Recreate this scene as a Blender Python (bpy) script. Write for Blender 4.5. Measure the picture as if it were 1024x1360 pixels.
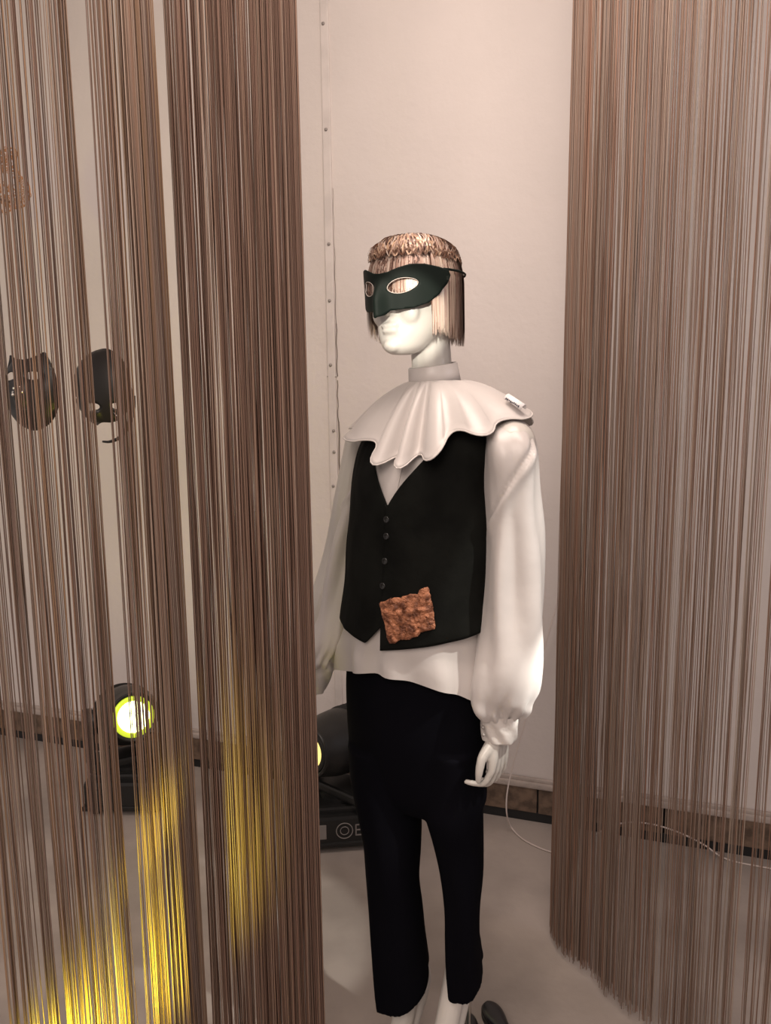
import bpy, bmesh, math, random
from mathutils import Vector, Matrix, noise
from mathutils.bvhtree import BVHTree
from mathutils.geometry import delaunay_2d_cdt
PI = math.pi
S = bpy.context.scene
for o in list(bpy.data.objects): bpy.data.objects.remove(o)
COL = S.collection

# ------------------------------------------------------------------ camera
FPX = 1023.0
TH, ROLL = math.radians(8.5), math.radians(-0.65)
EYE = Vector((0, 0, 1.5))
fw = Vector((0, math.cos(TH), -math.sin(TH)))
r0 = Vector((1, 0, 0)); u0 = Vector((0, math.sin(TH), math.cos(TH)))
RT = r0*math.cos(ROLL) + u0*math.sin(ROLL)
UP = -r0*math.sin(ROLL) + u0*math.cos(ROLL)
cd = bpy.data.cameras.new('camera'); cam = bpy.data.objects.new('camera', cd); COL.objects.link(cam)
cd.sensor_fit = 'HORIZONTAL'; cd.sensor_width = 36; cd.lens = 36*FPX/1024
cd.clip_start = 0.05
M = Matrix((RT, UP, -fw)).transposed().to_4x4(); M.translation = EYE
cam.matrix_world = M
S.camera = cam
S.view_settings.view_transform = 'Standard'; S.view_settings.look = 'None'
S.view_settings.gamma = 1; S.view_settings.use_curve_mapping = False
S.view_settings.exposure = -0.13

def ray(px, py): return (fw + RT*((px-512)/FPX) - UP*((py-680)/FPX))
def P(px, py, Y):
    d = ray(px, py); return EYE + d*(Y/d.y)
def G(px, py, z=0.0):
    d = ray(px, py); return EYE + d*((z-1.5)/d.z)
def ZC(p): return (p-EYE).dot(fw)

# ------------------------------------------------------------------ world and lamps
w = bpy.data.worlds.new('world'); S.world = w; w.use_nodes = True
w.node_tree.nodes['Background'].inputs[0].default_value = (1.0, 0.86, 0.80, 1)
w.node_tree.nodes['Background'].inputs[1].default_value = 0.50

def area(name, loc, target, size, power, color, sy=None):
    l = bpy.data.lights.new(name, 'AREA'); l.energy = power; l.color = color; l.size = size
    if sy: l.shape = 'RECTANGLE'; l.size_y = sy
    o = bpy.data.objects.new(name, l); COL.objects.link(o); o.location = loc
    o.rotation_euler = (Vector(target)-Vector(loc)).to_track_quat('-Z', 'Y').to_euler(); return o
def spot(name, loc, target, ang, blend, power, color, rad=0.02):
    l = bpy.data.lights.new(name, 'SPOT'); l.energy = power; l.color = color
    l.spot_size = math.radians(ang); l.spot_blend = blend; l.shadow_soft_size = rad
    o = bpy.data.objects.new(name, l); COL.objects.link(o); o.location = loc
    o.rotation_euler = (Vector(target)-Vector(loc)).to_track_quat('-Z', 'Y').to_euler(); return o
WARM = (1.0, 0.835, 0.73)
area('ceiling_lamp', (0.1, 1.1, 2.93), (0.1, 2.3, 1.2), 1.1, 35, WARM, 0.7)
area('room_lamp', (-0.7, -1.2, 2.8), (0.0, 1.4, 1.2), 1.6, 58, WARM)
area('window_light', (2.6, 0.6, 2.0), (0.9, 2.2, 1.2), 0.8, 5, (0.75, 0.80, 1.0))
# exhibition spotlights aimed at the mannequin
spot('face_spotlight', (-0.05, -0.40, 1.95), (0.045, 1.45, 1.648), 4.5, 0.15, 250, (1.0, 0.95, 0.82), 0.012)
spot('sleeve_spotlight', (1.20, 0.72, 2.6), (0.34, 1.41, 1.20), 12, 0.35, 150, (1.0, 0.97, 0.88), 0.02)
spot('cuff_spotlight', (1.25, 0.92, 2.0), (0.300, 1.405, 0.990), 4.6, 0.3, 300, (1.0, 0.96, 0.88), 0.02)
# added unseen spots giving the left curtain its yellow glow and streak, below frame
spot('added_yellow_spot', (-0.49, 0.90, 0.42), (-0.50, 1.12, 0.55), 78, 1.0, 58, (1.0, 0.90, 0.05), 0.03)
spot('added_streak_spot', (-0.36, 0.72, 0.30), P(210, 1030, 1.21), 8.5, 1.0, 75, (1.0, 0.84, 0.06), 0.02)  # also added: draws the yellow streak on the curtain fold

# ------------------------------------------------------------------ object helpers
def tag(o, label=None, cat=None, group=None, kind=None):
    if label: o['label'] = label
    if cat: o['category'] = cat
    if group: o['group'] = group
    if kind: o['kind'] = kind
    return o
def empty(name, loc, rz=0.0):
    o = bpy.data.objects.new(name, None); COL.objects.link(o); o.location = loc
    o.rotation_euler = (0, 0, rz); o.empty_display_size = 0.05; return o
def mesh(name, vs, fs, mat, parent=None, smooth=True):
    me = bpy.data.meshes.new(name); me.from_pydata([tuple(v) for v in vs], [], fs); me.update()
    if smooth: me.polygons.foreach_set('use_smooth', [True]*len(me.polygons))
    if mat: me.materials.append(mat)
    o = bpy.data.objects.new(name, me); COL.objects.link(o)
    if parent:
        o.parent = parent
        if parent.type == 'EMPTY' or parent.parent is None:
            pass
    return o
def par(o, parent):
    """parent keeping the given world position (parents are unrotated unless built locally)"""
    o.parent = parent; o.location = o.location - parent.location; return o
class MB:
    def __init__(s): s.v = []; s.f = []
    def add(s, vs, fs):
        n = len(s.v); s.v += [Vector(v) for v in vs]; s.f += [tuple(i+n for i in f) for f in fs]
    def box(s, c, d, rot=None, bev=0.0):
        bm = bmesh.new(); bmesh.ops.create_cube(bm, size=1)
        for v in bm.verts: v.co = Vector((v.co.x*d[0], v.co.y*d[1], v.co.z*d[2]))
        if bev: bmesh.ops.bevel(bm, geom=bm.edges[:], offset=bev, segments=2, affect='EDGES', profile=.6)
        R = rot.to_matrix() if rot is not None and hasattr(rot, 'to_matrix') else (rot if rot is not None else Matrix.Identity(3))
        bm.verts.ensure_lookup_table()
        s.add([R @ v.co + Vector(c) for v in bm.verts], [[q.index for q in f.verts] for f in bm.faces]); bm.free()
    def ell(s, c, r, R=None, seg=24, ring=16):
        vs = []; fs = []; R = R or Matrix.Identity(3)
        for i in range(ring+1):
            t = PI*i/ring
            for j in range(seg):
                a = 2*PI*j/seg
                vs.append(R @ Vector((r[0]*math.sin(t)*math.cos(a), r[1]*math.sin(t)*math.sin(a), r[2]*math.cos(t))) + Vector(c))
        for i in range(ring):
            for j in range(seg):
                fs.append((i*seg+j, i*seg+(j+1) % seg, (i+1)*seg+(j+1) % seg, (i+1)*seg+j))
        s.add(vs, fs)
    def tube(s, pts, rad, seg=8, cap=True):
        pts = [Vector(p) for p in pts]; n = len(pts)
        if not isinstance(rad, (list, tuple)): rad = [rad]*n
        vs = []; fs = []; ref = None
        for i, p in enumerate(pts):
            t = (pts[min(i+1, n-1)]-pts[max(i-1, 0)]).normalized()
            if ref is None: ref = t.orthogonal().normalized()
            ref = (ref - t*ref.dot(t)).normalized(); b = t.cross(ref)
            for k in range(seg):
                a = 2*PI*k/seg; vs.append(p + (ref*math.cos(a)+b*math.sin(a))*rad[i])
        for i in range(n-1):
            for k in range(seg):
                fs.append((i*seg+k, i*seg+(k+1) % seg, (i+1)*seg+(k+1) % seg, (i+1)*seg+k))
        if cap: fs.append(tuple(range(seg))[::-1]); fs.append(tuple((n-1)*seg+k for k in range(seg)))
        s.add(vs, fs)
    def lathe(s, prof, seg=32, M4=None):
        vs = []; fs = []; M4 = M4 or Matrix.Identity(4); n = len(prof)
        for r, z in prof:
            for k in range(seg):
                a = 2*PI*k/seg; vs.append(M4 @ Vector((r*math.cos(a), r*math.sin(a), z)))
        for i in range(n-1):
            for k in range(seg):
                fs.append((i*seg+k, i*seg+(k+1) % seg, (i+1)*seg+(k+1) % seg, (i+1)*seg+k))
        fs.append(tuple(range(seg))[::-1]); fs.append(tuple((n-1)*seg+k for k in range(seg)))
        s.add(vs, fs)
    def obj(s, name, mat, parent=None, smooth=True): return mesh(name, s.v, s.f, mat, parent, smooth)
def cr(pts, t):
    """Catmull-Rom through tuples/vectors, t in 0..1"""
    n = len(pts)-1; x = min(max(t, 0), 1)*n; i = min(int(x), n-1); u = x-i
    p1 = pts[i]; p2 = pts[i+1]; p0 = pts[i-1] if i > 0 else [2*a-b for a, b in zip(p1, p2)]
    p3 = pts[i+2] if i+2 <= n else [2*a-b for a, b in zip(p2, p1)]
    return [0.5*((2*b)+(-a+c)*u+(2*a-5*b+4*c-d)*u*u+(-a+3*b-3*c+d)*u**3) for a, b, c, d in zip(p0, p1, p2, p3)]
def path(pts, n): return [Vector(cr([tuple(p) for p in pts], i/(n-1))) for i in range(n)]
def sm(a, b, x):
    t = min(max((x-a)/(b-a), 0), 1); return t*t*(3-2*t)

# ------------------------------------------------------------------ materials
def mat(name, col, rough=0.6, metal=0.0, spec=0.5, sheen=0.0, emis=None, estr=0.0, var=0.0, vscale=10, bump=0.0, bscale=60, attr=None, transl=0.0, trans=0.0, aniso=None, coords='Object', col2=None, bdetail=4, coat=0):
    m = bpy.data.materials.new(name); m.use_nodes = True
    nt = m.node_tree; N = nt.nodes; L = nt.links; b = N['Principled BSDF']
    b.inputs['Base Color'].default_value = (*col, 1); b.inputs['Roughness'].default_value = rough
    b.inputs['Metallic'].default_value = metal; b.inputs['Specular IOR Level'].default_value = spec
    if sheen: b.inputs['Sheen Weight'].default_value = sheen
    if coat: b.inputs['Coat Weight'].default_value = coat; b.inputs['Coat Roughness'].default_value = .15
    if trans: b.inputs['Transmission Weight'].default_value = trans
    if emis: b.inputs['Emission Color'].default_value = (*emis, 1); b.inputs['Emission Strength'].default_value = estr
    tc = N.new('ShaderNodeTexCoord')
    last = None
    if var or col2:
        nz = N.new('ShaderNodeTexNoise'); nz.inputs['Scale'].default_value = vscale; nz.inputs['Detail'].default_value = 6
        L.new(tc.outputs[coords], nz.inputs['Vector'])
        mx = N.new('ShaderNodeMix'); mx.data_type = 'RGBA'
        c2 = col2 or tuple(max(0, c*(1-var)) for c in col)
        mx.inputs[6].default_value = (*col, 1); mx.inputs[7].default_value = (*c2, 1)
        rp = N.new('ShaderNodeValToRGB'); rp.color_ramp.elements[0].position = .38; rp.color_ramp.elements[1].position = .64
        L.new(nz.outputs['Fac'], rp.inputs[0]); L.new(rp.outputs[0], mx.inputs[0])
        last = mx.outputs[2]
    if attr:
        at = N.new('ShaderNodeAttribute'); at.attribute_name = attr; last = at.outputs['Color']
    if last: L.new(last, b.inputs['Base Color'])
    if bump:
        nb = N.new('ShaderNodeTexNoise'); nb.inputs['Scale'].default_value = bscale; nb.inputs['Detail'].default_value = bdetail
        L.new(tc.outputs[coords], nb.inputs['Vector'])
        bp = N.new('ShaderNodeBump'); bp.inputs['Strength'].default_value = bump; bp.inputs['Distance'].default_value = .01
        L.new(nb.outputs['Fac'], bp.inputs['Height']); L.new(bp.outputs[0], b.inputs['Normal'])
    if transl:
        tr = N.new('ShaderNodeBsdfTranslucent'); ms = N.new('ShaderNodeMixShader'); ms.inputs[0].default_value = transl
        if last: L.new(last, tr.inputs[0])
        else: tr.inputs[0].default_value = (*col, 1)
        L.new(b.outputs[0], ms.inputs[1]); L.new(tr.outputs[0], ms.inputs[2])
        L.new(ms.outputs[0], N['Material Output'].inputs[0])
    return m
m_wall = mat('painted_plaster', (0.72, 0.66, 0.63), .85, spec=.2, var=.05, vscale=2.2, bump=.22, bscale=28, bdetail=8)
m_floor = mat('grey_screed', (0.42, 0.365, 0.33), .6, spec=.3, var=.28, vscale=3.2, bump=.12, bscale=40)
m_ceil = mat('ceiling_paint', (0.6, 0.57, 0.55), .9)
m_tile = mat('brown_stone_tile', (0.20, 0.135, 0.095), .55, var=.55, vscale=30, bump=.2, bscale=90)
m_ledge = mat('pale_ledge', (0.50, 0.43, 0.39), .7, var=.2, vscale=20, bump=.2, bscale=60)
m_black = mat('black_rubber_and_shade', (0.012, 0.012, 0.013), .6)  # rubber and grout, also the painted shade under the skirting
m_trunk = mat('trunking_paint', (0.70, 0.64, 0.61), .6, var=.12, vscale=12)
m_crack = mat('dark_crack_shade', (0.16, 0.13, 0.11), .8)
m_screw = mat('screw_grey', (0.33, 0.30, 0.28), .5, metal=.3)
m_skin = mat('mannequin_gloss', (0.58, 0.55, 0.51), .32, spec=.5, coat=.2)
m_satin = mat('white_satin', (0.60, 0.56, 0.54), .36, spec=.6, sheen=.15, bump=.22, bscale=14, bdetail=3, transl=.06)
m_cuff = mat('white_satin_cuff', (0.64, 0.60, 0.57), .42, spec=.5, bump=.25, bscale=60, bdetail=2)
m_vest = mat('black_wool', (0.007, 0.0075, 0.0065), .85, spec=.10, var=.5, vscale=14, bump=.12, bscale=40)
m_trou = mat('black_trouser_cloth', (0.003, 0.003, 0.005), .9, spec=.05)
m_button = mat('black_button', (0.015, 0.015, 0.015), .25)
m_patch = mat('orange_leather', (0.50, 0.20, 0.10), .5, col2=(0.14, 0.045, 0.02), vscale=70, bump=1.0, bscale=95)
m_maskw = mat('black_green_mask', (0.004, 0.008, 0.006), .62, spec=.15)
m_mask = mat('black_mask', (0.013, 0.011, 0.011), .42, spec=.4)
m_stud = mat('bright_stud', (0.75, 0.72, 0.70), .2, metal=.8)
m_lace = mat('brown_gold_lace', (0.42, 0.20, 0.09), .55, metal=.1)
m_wig = mat('tinsel_hair', (0.5, 0.35, 0.25), .38, metal=.25, spec=.5, attr='col')
m_cap = mat('wig_cap', (0.16, 0.085, 0.055), .7, bump=.4, bscale=80)
m_str = mat('curtain_string', (0.3, 0.2, 0.15), .50, spec=.35, attr='col', transl=.30)
m_plastic = mat('black_plastic', (0.014, 0.014, 0.014), .38, spec=.4, bump=.05, bscale=200)
m_grey = mat('grey_print', (0.22, 0.20, 0.19), .5)
m_lens = mat('lit_lens', (0.8, 0.9, 0.4), .2, emis=(0.93, 1.0, 0.45), estr=9)
m_ring = mat('lens_rim_glow', (0.5, 0.6, 0.05), .3, emis=(0.50, 0.62, 0.03), estr=1.1)
m_lens2 = mat('glint_lens', (0.5, 0.4, 0.1), .15, emis=(0.95, 0.72, 0.22), estr=1.6)  # lens glint of the second lamp put in as weak yellow glow
m_cable = mat('white_cable', (0.66, 0.58, 0.54), .5)
m_glass = mat('base_glass', (0.80, 0.90, 0.82), .05, trans=.9)
m_chrome = mat('brushed_steel', (0.45, 0.43, 0.40), .3, metal=1)
m_shoe = mat('black_shoe_leather', (0.012, 0.012, 0.015), .3)
m_tagw = mat('white_label', (0.85, 0.82, 0.82), .5)
m_ink = mat('dark_ink', (0.05, 0.05, 0.07), .6)

# ------------------------------------------------------------------ room
A = G(15, 979); B = G(1021, 1143)
WD = (B-A); WD.z = 0; WD.normalize(); WN = Vector((WD.y, -WD.x, 0))          # WN points to the camera side
if WN.y > 0: WN = -WN
A = A - WN*0.02          # baseboard face lies 2 cm in front of the wall
RW = Matrix((WD, -WN, Vector((0, 0, 1)))).transposed()                        # local x along the wall, y into it
def W(px, py, off=0.0):
    """where the line of sight meets the wall plane (moved off metres into the room)"""
    d = ray(px, py); q = A + WN*off; return EYE + d*((q-EYE).dot(WN)/d.dot(WN))
def walls():
    b = MB(); c = A + WD*1.4 - WN*0.056; b.box((c.x, c.y, 1.675), (7, .1, 3.35), RW)
    # low, real relief of the hand-trowelled plaster
    n, k = 140, 60; vs = []; fs = []
    for i in range(n+1):
        for j in range(k+1):
            x = -1.2+5.2*i/n; z = 3.35*j/k
            p = A+WD*x; d = .004*(noise.fractal(Vector((x*1.3, z*1.3, 2.0)), 1, 2, 4)+.6)+.0005
            vs.append((p.x+WN.x*d, p.y+WN.y*d, z))
    for i in range(n):
        for j in range(k): fs.append((i*(k+1)+j, (i+1)*(k+1)+j, (i+1)*(k+1)+j+1, i*(k+1)+j+1))
    b.add(vs, fs)
    o = b.obj('wall_back', m_wall); tag(o, 'pale pinkish grey plastered wall behind the mannequin', kind='structure')
    b = MB(); b.box((0, .9, -.05), (7, 7.5, .1)); o = b.obj('floor', m_floor, smooth=False); tag(o, 'worn grey brown screed floor', kind='structure')
    b = MB(); b.box((0, .9, 3.40), (7, 7.5, .1)); o = b.obj('ceiling', m_ceil, smooth=False); tag(o, 'plain ceiling above the display', kind='structure')
    root = empty('baseboard_back', A); tag(root, 'brown tiled skirting with pale ledge and painted black shade gap below', kind='structure')
    def at(x, off, z): p = WD*x + WN*off; return Vector((p.x, p.y, z))
    b = MB(); b.box(at(1.4, .0105, .018), (5.2, .009, .035), RW); b.box(at(1.4, .003, .08), (5.2, .006, .10), RW); b.obj('gap_shade_grout', m_black, root, False)  # low black box paints in the gap's shade; the other is dark grout
    b = MB(); b.box(at(1.4, .014, .139), (5.2, .026, .022), RW, .006)
    b.box(at(1.4, .012, .156), (5.2, .014, .014), RW, .004); b.obj('ledge', m_ledge, root, False)
    j = (W(714, 1060, .02)-A).dot(WD); x = j - .42*8
    me = None; rnd = random.Random(2)
    while x < 3.9:
        if x > -1.2:
            if me is None:
                b = MB(); b.box((0, 0, 0), (.414, .016, .092), None, .0025); o = b.obj('tile', m_tile, root, False); me = o.data
            else:
                o = bpy.data.objects.new('tile', me); COL.objects.link(o); o.parent = root
            o.location = at(x+.21, .011+rnd.random()*.002, .081); o.rotation_euler = RW.to_euler()
        x += .42
walls()

def trunking():
    root = empty('trim_1', A); tag(root, 'narrow painted cable cover running up the wall with screws', kind='structure')
    top = W(430, 0, .004); bot = W(447, 900, .004)
    x = (W(434, 325, 0)-A).dot(WD)+.012
    def at(dx, off, z): p = WD*(x+dx)+WN*off; return Vector((p.x, p.y, z))
    b = MB(); b.box(at(0, .006, 1.84), (.030, .010, 3.02), RW, .003)
    b.obj('cover_strip', m_trunk, root, False)
    b = MB()
    for (y0, y1, dx, wd) in ((330, 430, .018, .002), (430, 500, .019, .004), (505, 560, .019, .004), (560, 700, .021, .006), (250, 330, .017, .0012)):
        z0 = W(445, y0).z; z1 = W(445, y1).z
        pts = [at(dx+.0015*math.sin(i*1.7), .0035, z0+(z1-z0)*i/8) for i in range(9)]
        b.tube(pts, wd/2, 4)
    b.tube([at(-.018, .009, W(445, 500).z), at(.02, .010, W(445, 501).z)], .0016, 4)
    b.obj('crack_shade', m_crack, root)  # cracks along the cover, their shade put in as dark tubes
    me = None
    for y in (32, 173, 325, 400, 485, 572, 600, 645, 690):
        if me is None:
            b = MB(); b.lathe([(.0001, .004), (.0045, .0035), (.006, 0)], 12, Matrix.Rotation(PI/2, 4, 'X')); o = b.obj('screw', m_screw, root); me = o.data
        else: o = bpy.data.objects.new('screw', me); COL.objects.link(o); o.parent = root
        o.location = at(random.Random(y).uniform(-.004, .004), .0115, W(438, y).z); o.rotation_euler = RW.to_euler()
trunking()

# ------------------------------------------------------------------ the mannequin
PSI = math.radians(35); HPSI = math.radians(37)
BF = Vector((-math.sin(PSI), -math.cos(PSI), 0)); BL = Vector((-BF.y, BF.x, 0))      # body front, body left
HF = Vector((-math.sin(HPSI), -math.cos(HPSI), 0)); HL = Vector((-HF.y, HF.x, 0))
YB = 1.55
ROOT = empty('mannequin', G(590, 1400)); ROOT.location = (0.12, 1.52, 0)
tag(ROOT, 'white mannequin in ruffled white shirt, black vest and black trousers, standing between the string curtains', 'mannequin')
def mobj(b, name, m, parent=None, **k):
    """b holds world coordinates"""
    base = Vector(ROOT.location)
    o = mesh(name, [Vector(v)-base for v in b.v], b.f, m, parent or ROOT, **k); return o

def ring(L, R, py, Y, b):
    """ring of the body (turned with it) whose outline spans pixels L..R"""
    c = P((L+R)/2, py, Y); w = (R-L)/2*ZC(c)/FPX
    a2 = (w*w-(b*math.sin(PSI))**2)/math.cos(PSI)**2
    return (c.x, c.y, c.z, math.sqrt(max(a2, 1e-5)), b)
def loft(rings, n=72, m=60, mod=None, capb=False, capt=False, f=BF, l=BL):
    b = MB(); vs = []; fs = []
    for i in range(m+1):
        t = i/m; x, y, z, a, d = cr(rings, t)
        for k in range(n):
            th = 2*PI*k/n
            s = mod(t, th, z) if mod else (0, 0)
            if not isinstance(s, tuple): s = (s, 0)
            p = Vector((x, y, z+s[1])) + l*((a+s[0])*math.sin(th)) + f*((d+s[0])*math.cos(th))
            vs.append(p)
    for i in range(m):
        for k in range(n): fs.append((i*n+k, i*n+(k+1) % n, (i+1)*n+(k+1) % n, (i+1)*n+k))
    if capb: fs.append(tuple(range(n)))
    if capt: fs.append(tuple(m*n+k for k in range(n)))
    b.add(vs, fs); return b

# torso, from the shirt hem up to the neck
TR = [ring(452, 648, 925, YB, .105), ring(452, 645, 890, YB, .105), ring(457, 643, 850, YB, .110), ring(462, 646, 800, YB, .112), ring(466, 648, 740, YB, .113),
      ring(470, 650, 690, YB, .115), ring(474, 650, 640, YB, .113), ring(482, 655, 600, YB, .102), ring(494, 652, 575, YB, .088), ring(512, 634, 552, YB, .070), ring(540, 606, 528, YB, .050), ring(548, 600, 505, YB, .042)]
def torso_at(z, th, off):
    # find t with given z
    lo, hi = 0.0, 1.0
    for _ in range(26):
        mid = (lo+hi)/2
        if cr(TR, mid)[2] < z: lo = mid
        else: hi = mid
    x, y, zz, a, d = cr(TR, lo)
    return Vector((x, y, z)) + BL*((a+off)*math.sin(th)) + BF*((d+off)*math.cos(th))

def head_mesh(b, O):
    prof = [(.084, .012, -.012, .012), (.078, .04, -.045, .038), (.064, .064, -.07, .056), (.040, .080, -.086, .067), (.01, .086, -.094, .073), (-.02, .082, -.09, .071),
            (-.05, .082, -.075, .067), (-.075, .083, -.05, .060), (-.095, .083, -.025, .048), (-.110, .080, .0, .036), (-.119, .070, .02, .020), (-.121, .06, .04, .008)]
    rs = []
    for u, fr, bk, hw in prof:
        c = O + HF*((fr+bk)/2); rs.append((c.x, c.y, O.z+u, hw, (fr-bk)/2))
    q = loft(rs, 40, 40, capb=True, capt=True, f=HF, l=HL); b.add(q.v, q.f)
    R = Matrix((HL, HF, Vector((0, 0, 1)))).transposed()
    def e(l, f_, u, r): b.ell(O+HL*l+HF*f_+Vector((0, 0, u)), r, R, 20, 14)
    e(0, .088, -.040, (.011, .016, .010)); e(0, .086, -.022, (.007, .012, .022))      # nose
    for s in (-1, 1):
        e(s*.008, .086, -.044, (.007, .009, .006))
        e(s*.031, .071, -.010, (.016, .010, .009)); e(s*.030, .064, -.045, (.022, .016, .024)); e(s*.072, -.005, -.018, (.006, .016, .028))
    e(0, .084, -.068, (.020, .008, .0050)); e(0, .083, -.078, (.018, .008, .0058)); e(0, .077, -.105, (.018, .014, .013))

def skin_body(b, chains):
    """tapering limbs: each chain is [(point, radius)...], drawn as a smooth tube with rounded ends"""
    for ch in chains:
        n = max(8, 6*len(ch)); pts = []; rad = []
        for i in range(n):
            q = cr([(*p, r) for p, r in ch], i/(n-1)); pts.append(Vector(q[:3])); rad.append(max(q[3], .002))
        b.tube(pts, rad, 14)
        for p, r in (ch[0], ch[-1]): b.ell(p, (r, r, r), None, 14, 10)

HO = P(551, 388, YB-.015)
def hand(wr, down, fwd, med, s=1.0, curl=1.0):
    """relaxed hand: palm along down, index side towards fwd, fingers curl towards med"""
    ch = []
    for k, (o, ln) in enumerate(((.029, .90), (.0098, 1.0), (-.0098, .95), (-.029, .78))):
        cu = curl*(1.0, .86, .70, .52)[k]
        kn = wr + down*(.078*s - abs(o)*.25) + fwd*o*s
        ch.append([(wr + down*.012*s + fwd*o*.6*s, .0125*s), (wr+down*.045*s+fwd*o*.85*s, .0118*s), (kn, .0086*s)])
        p1 = kn + (down*.9+med*.45*cu).normalized()*.036*ln*s + fwd*o*.18
        p2 = p1 + (down*.30+med*.95*cu+fwd*.12).normalized()*.024*ln*s
        p3 = p2 + (down*-.02+med*.95*cu+fwd*.22).normalized()*.021*ln*s
        ch.append([(kn, .0084*s), (p1, .0071*s), (p2, .0064*s), (p3, .0060*s)])
    t0 = wr + down*.018*s + fwd*.026*s + med*.006
    t1 = t0 + (down*.7+fwd*.62+med*.25).normalized()*.030*s; t2 = t1 + (down*.95+fwd*.22+med*.12).normalized()*.028*s; t3 = t2+(down*.98+med*.1).normalized()*.022*s
    ch.append([(t0, .0135*s), (t1, .0105*s), (t2, .0088*s), (t3, .0065*s)])
    return ch

def build_body():
    b = MB(); head_mesh(b, HO)
    neck = [(P(580, 540, YB+.005), .058), (P(574, 505, YB+.005), .043), (P(573, 480, YB+.005), .040), (P(570, 450, YB+.0), .041), (P(563, 420, YB), .045)]
    pel = P(556, 930, YB); ch = [neck]
    r2 = loft([(x, y, z, max(a-.03, .02), max(d-.025, .02)) for x, y, z, a, d in TR[2:]], 40, 40, capb=True, capt=True); b.add(r2.v, r2.f)
    # arms
    shL = P(680, 590, YB-.115); elL = P(688, 760, YB-.10); wrL = P(662, 972, YB-.13)
    shR = P(485, 590, YB+.115); elR = P(449, 740, YB+.13); wrR = P(396, 890, YB+.07)
    ch += [[(shL, .045), (shL.lerp(elL, .5), .040), (elL, .035), (elL.lerp(wrL, .5), .030), (wrL, .021)],
           [(shR, .045), (shR.lerp(elR, .5), .040), (elR, .035), (elR.lerp(wrR, .5), .030), (wrR, .021)]]
    ch += hand(P(662, 975, YB-.13), Vector((0, 0, -1)), BF, -BL, .92)
    ch += hand(P(395, 893, YB+.07), Vector((-.12, -.1, -.98)).normalized(), BF, BL, .86)
    # legs
    hipL = P(598, 930, YB-.04); knL = P(608, 1120, YB-.065); anL = P(607, 1293, YB-.065)
    hipR = P(512, 930, YB+.03); knR = P(520, 1120, YB+.0); anR = P(553, 1284, YB+.02)
    for hp, kn, an, cf in ((hipL, knL, anL, P(614, 1200, YB-.065)), (hipR, knR, anR, P(524, 1200, YB))):
        ch.append([(hp, .055), (hp.lerp(kn, .5), .048), (kn, .036), (cf, .034), (an, .025)])
        heel = an + Vector((0, 0, -.045)) - BF*.018
        ball = Vector((an.x, an.y, 0)) + BF*.105 + Vector((0, 0, .034)); toe = ball + BF*.055 + Vector((0, 0, -.010))
        ch.append([(an, .028), (heel, .024), (heel.lerp(ball, .4)+Vector((0, 0, -.008)), .024), (ball, .024), (toe, .012)])
        ch.append([(an, .027), (an.lerp(ball, .45)+Vector((0, 0, .012)), .025), (ball, .024), (toe, .013)])
        ch.append([(ball+BL*.022, .017), (ball+BL*.02+BF*.045+Vector((0, 0, -.012)), .010)]); ch.append([(ball-BL*.022, .017), (ball-BL*.018+BF*.052+Vector((0, 0, -.012)), .010)])
    b.ell(pel, (.095, .07, .11), None)
    skin_body(b, ch)
    o = mobj(b, 'body', m_skin)
    rm = o.modifiers.new('one_surface', 'REMESH'); rm.mode = 'VOXEL'; rm.voxel_size = .0032; rm.use_smooth_shade = True
    s = o.modifiers.new('soften', 'SMOOTH'); s.iterations = 5; s.factor = .5
    dg = bpy.context.evaluated_depsgraph_get(); me = bpy.data.meshes.new_from_object(o.evaluated_get(dg))
    o.modifiers.clear(); o.data = me; me.name = 'body'
    if not me.materials: me.materials.append(m_skin)
    me.polygons.foreach_set('use_smooth', [True]*len(me.polygons))
    tag(o, 'glossy white mannequin body with bright lower face')
build_body()

def n1(*a): return noise.noise(Vector(a))
def solid(o, t, off=0):
    m = o.modifiers.new('thickness', 'SOLIDIFY'); m.thickness = t; m.offset = off; return o

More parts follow.
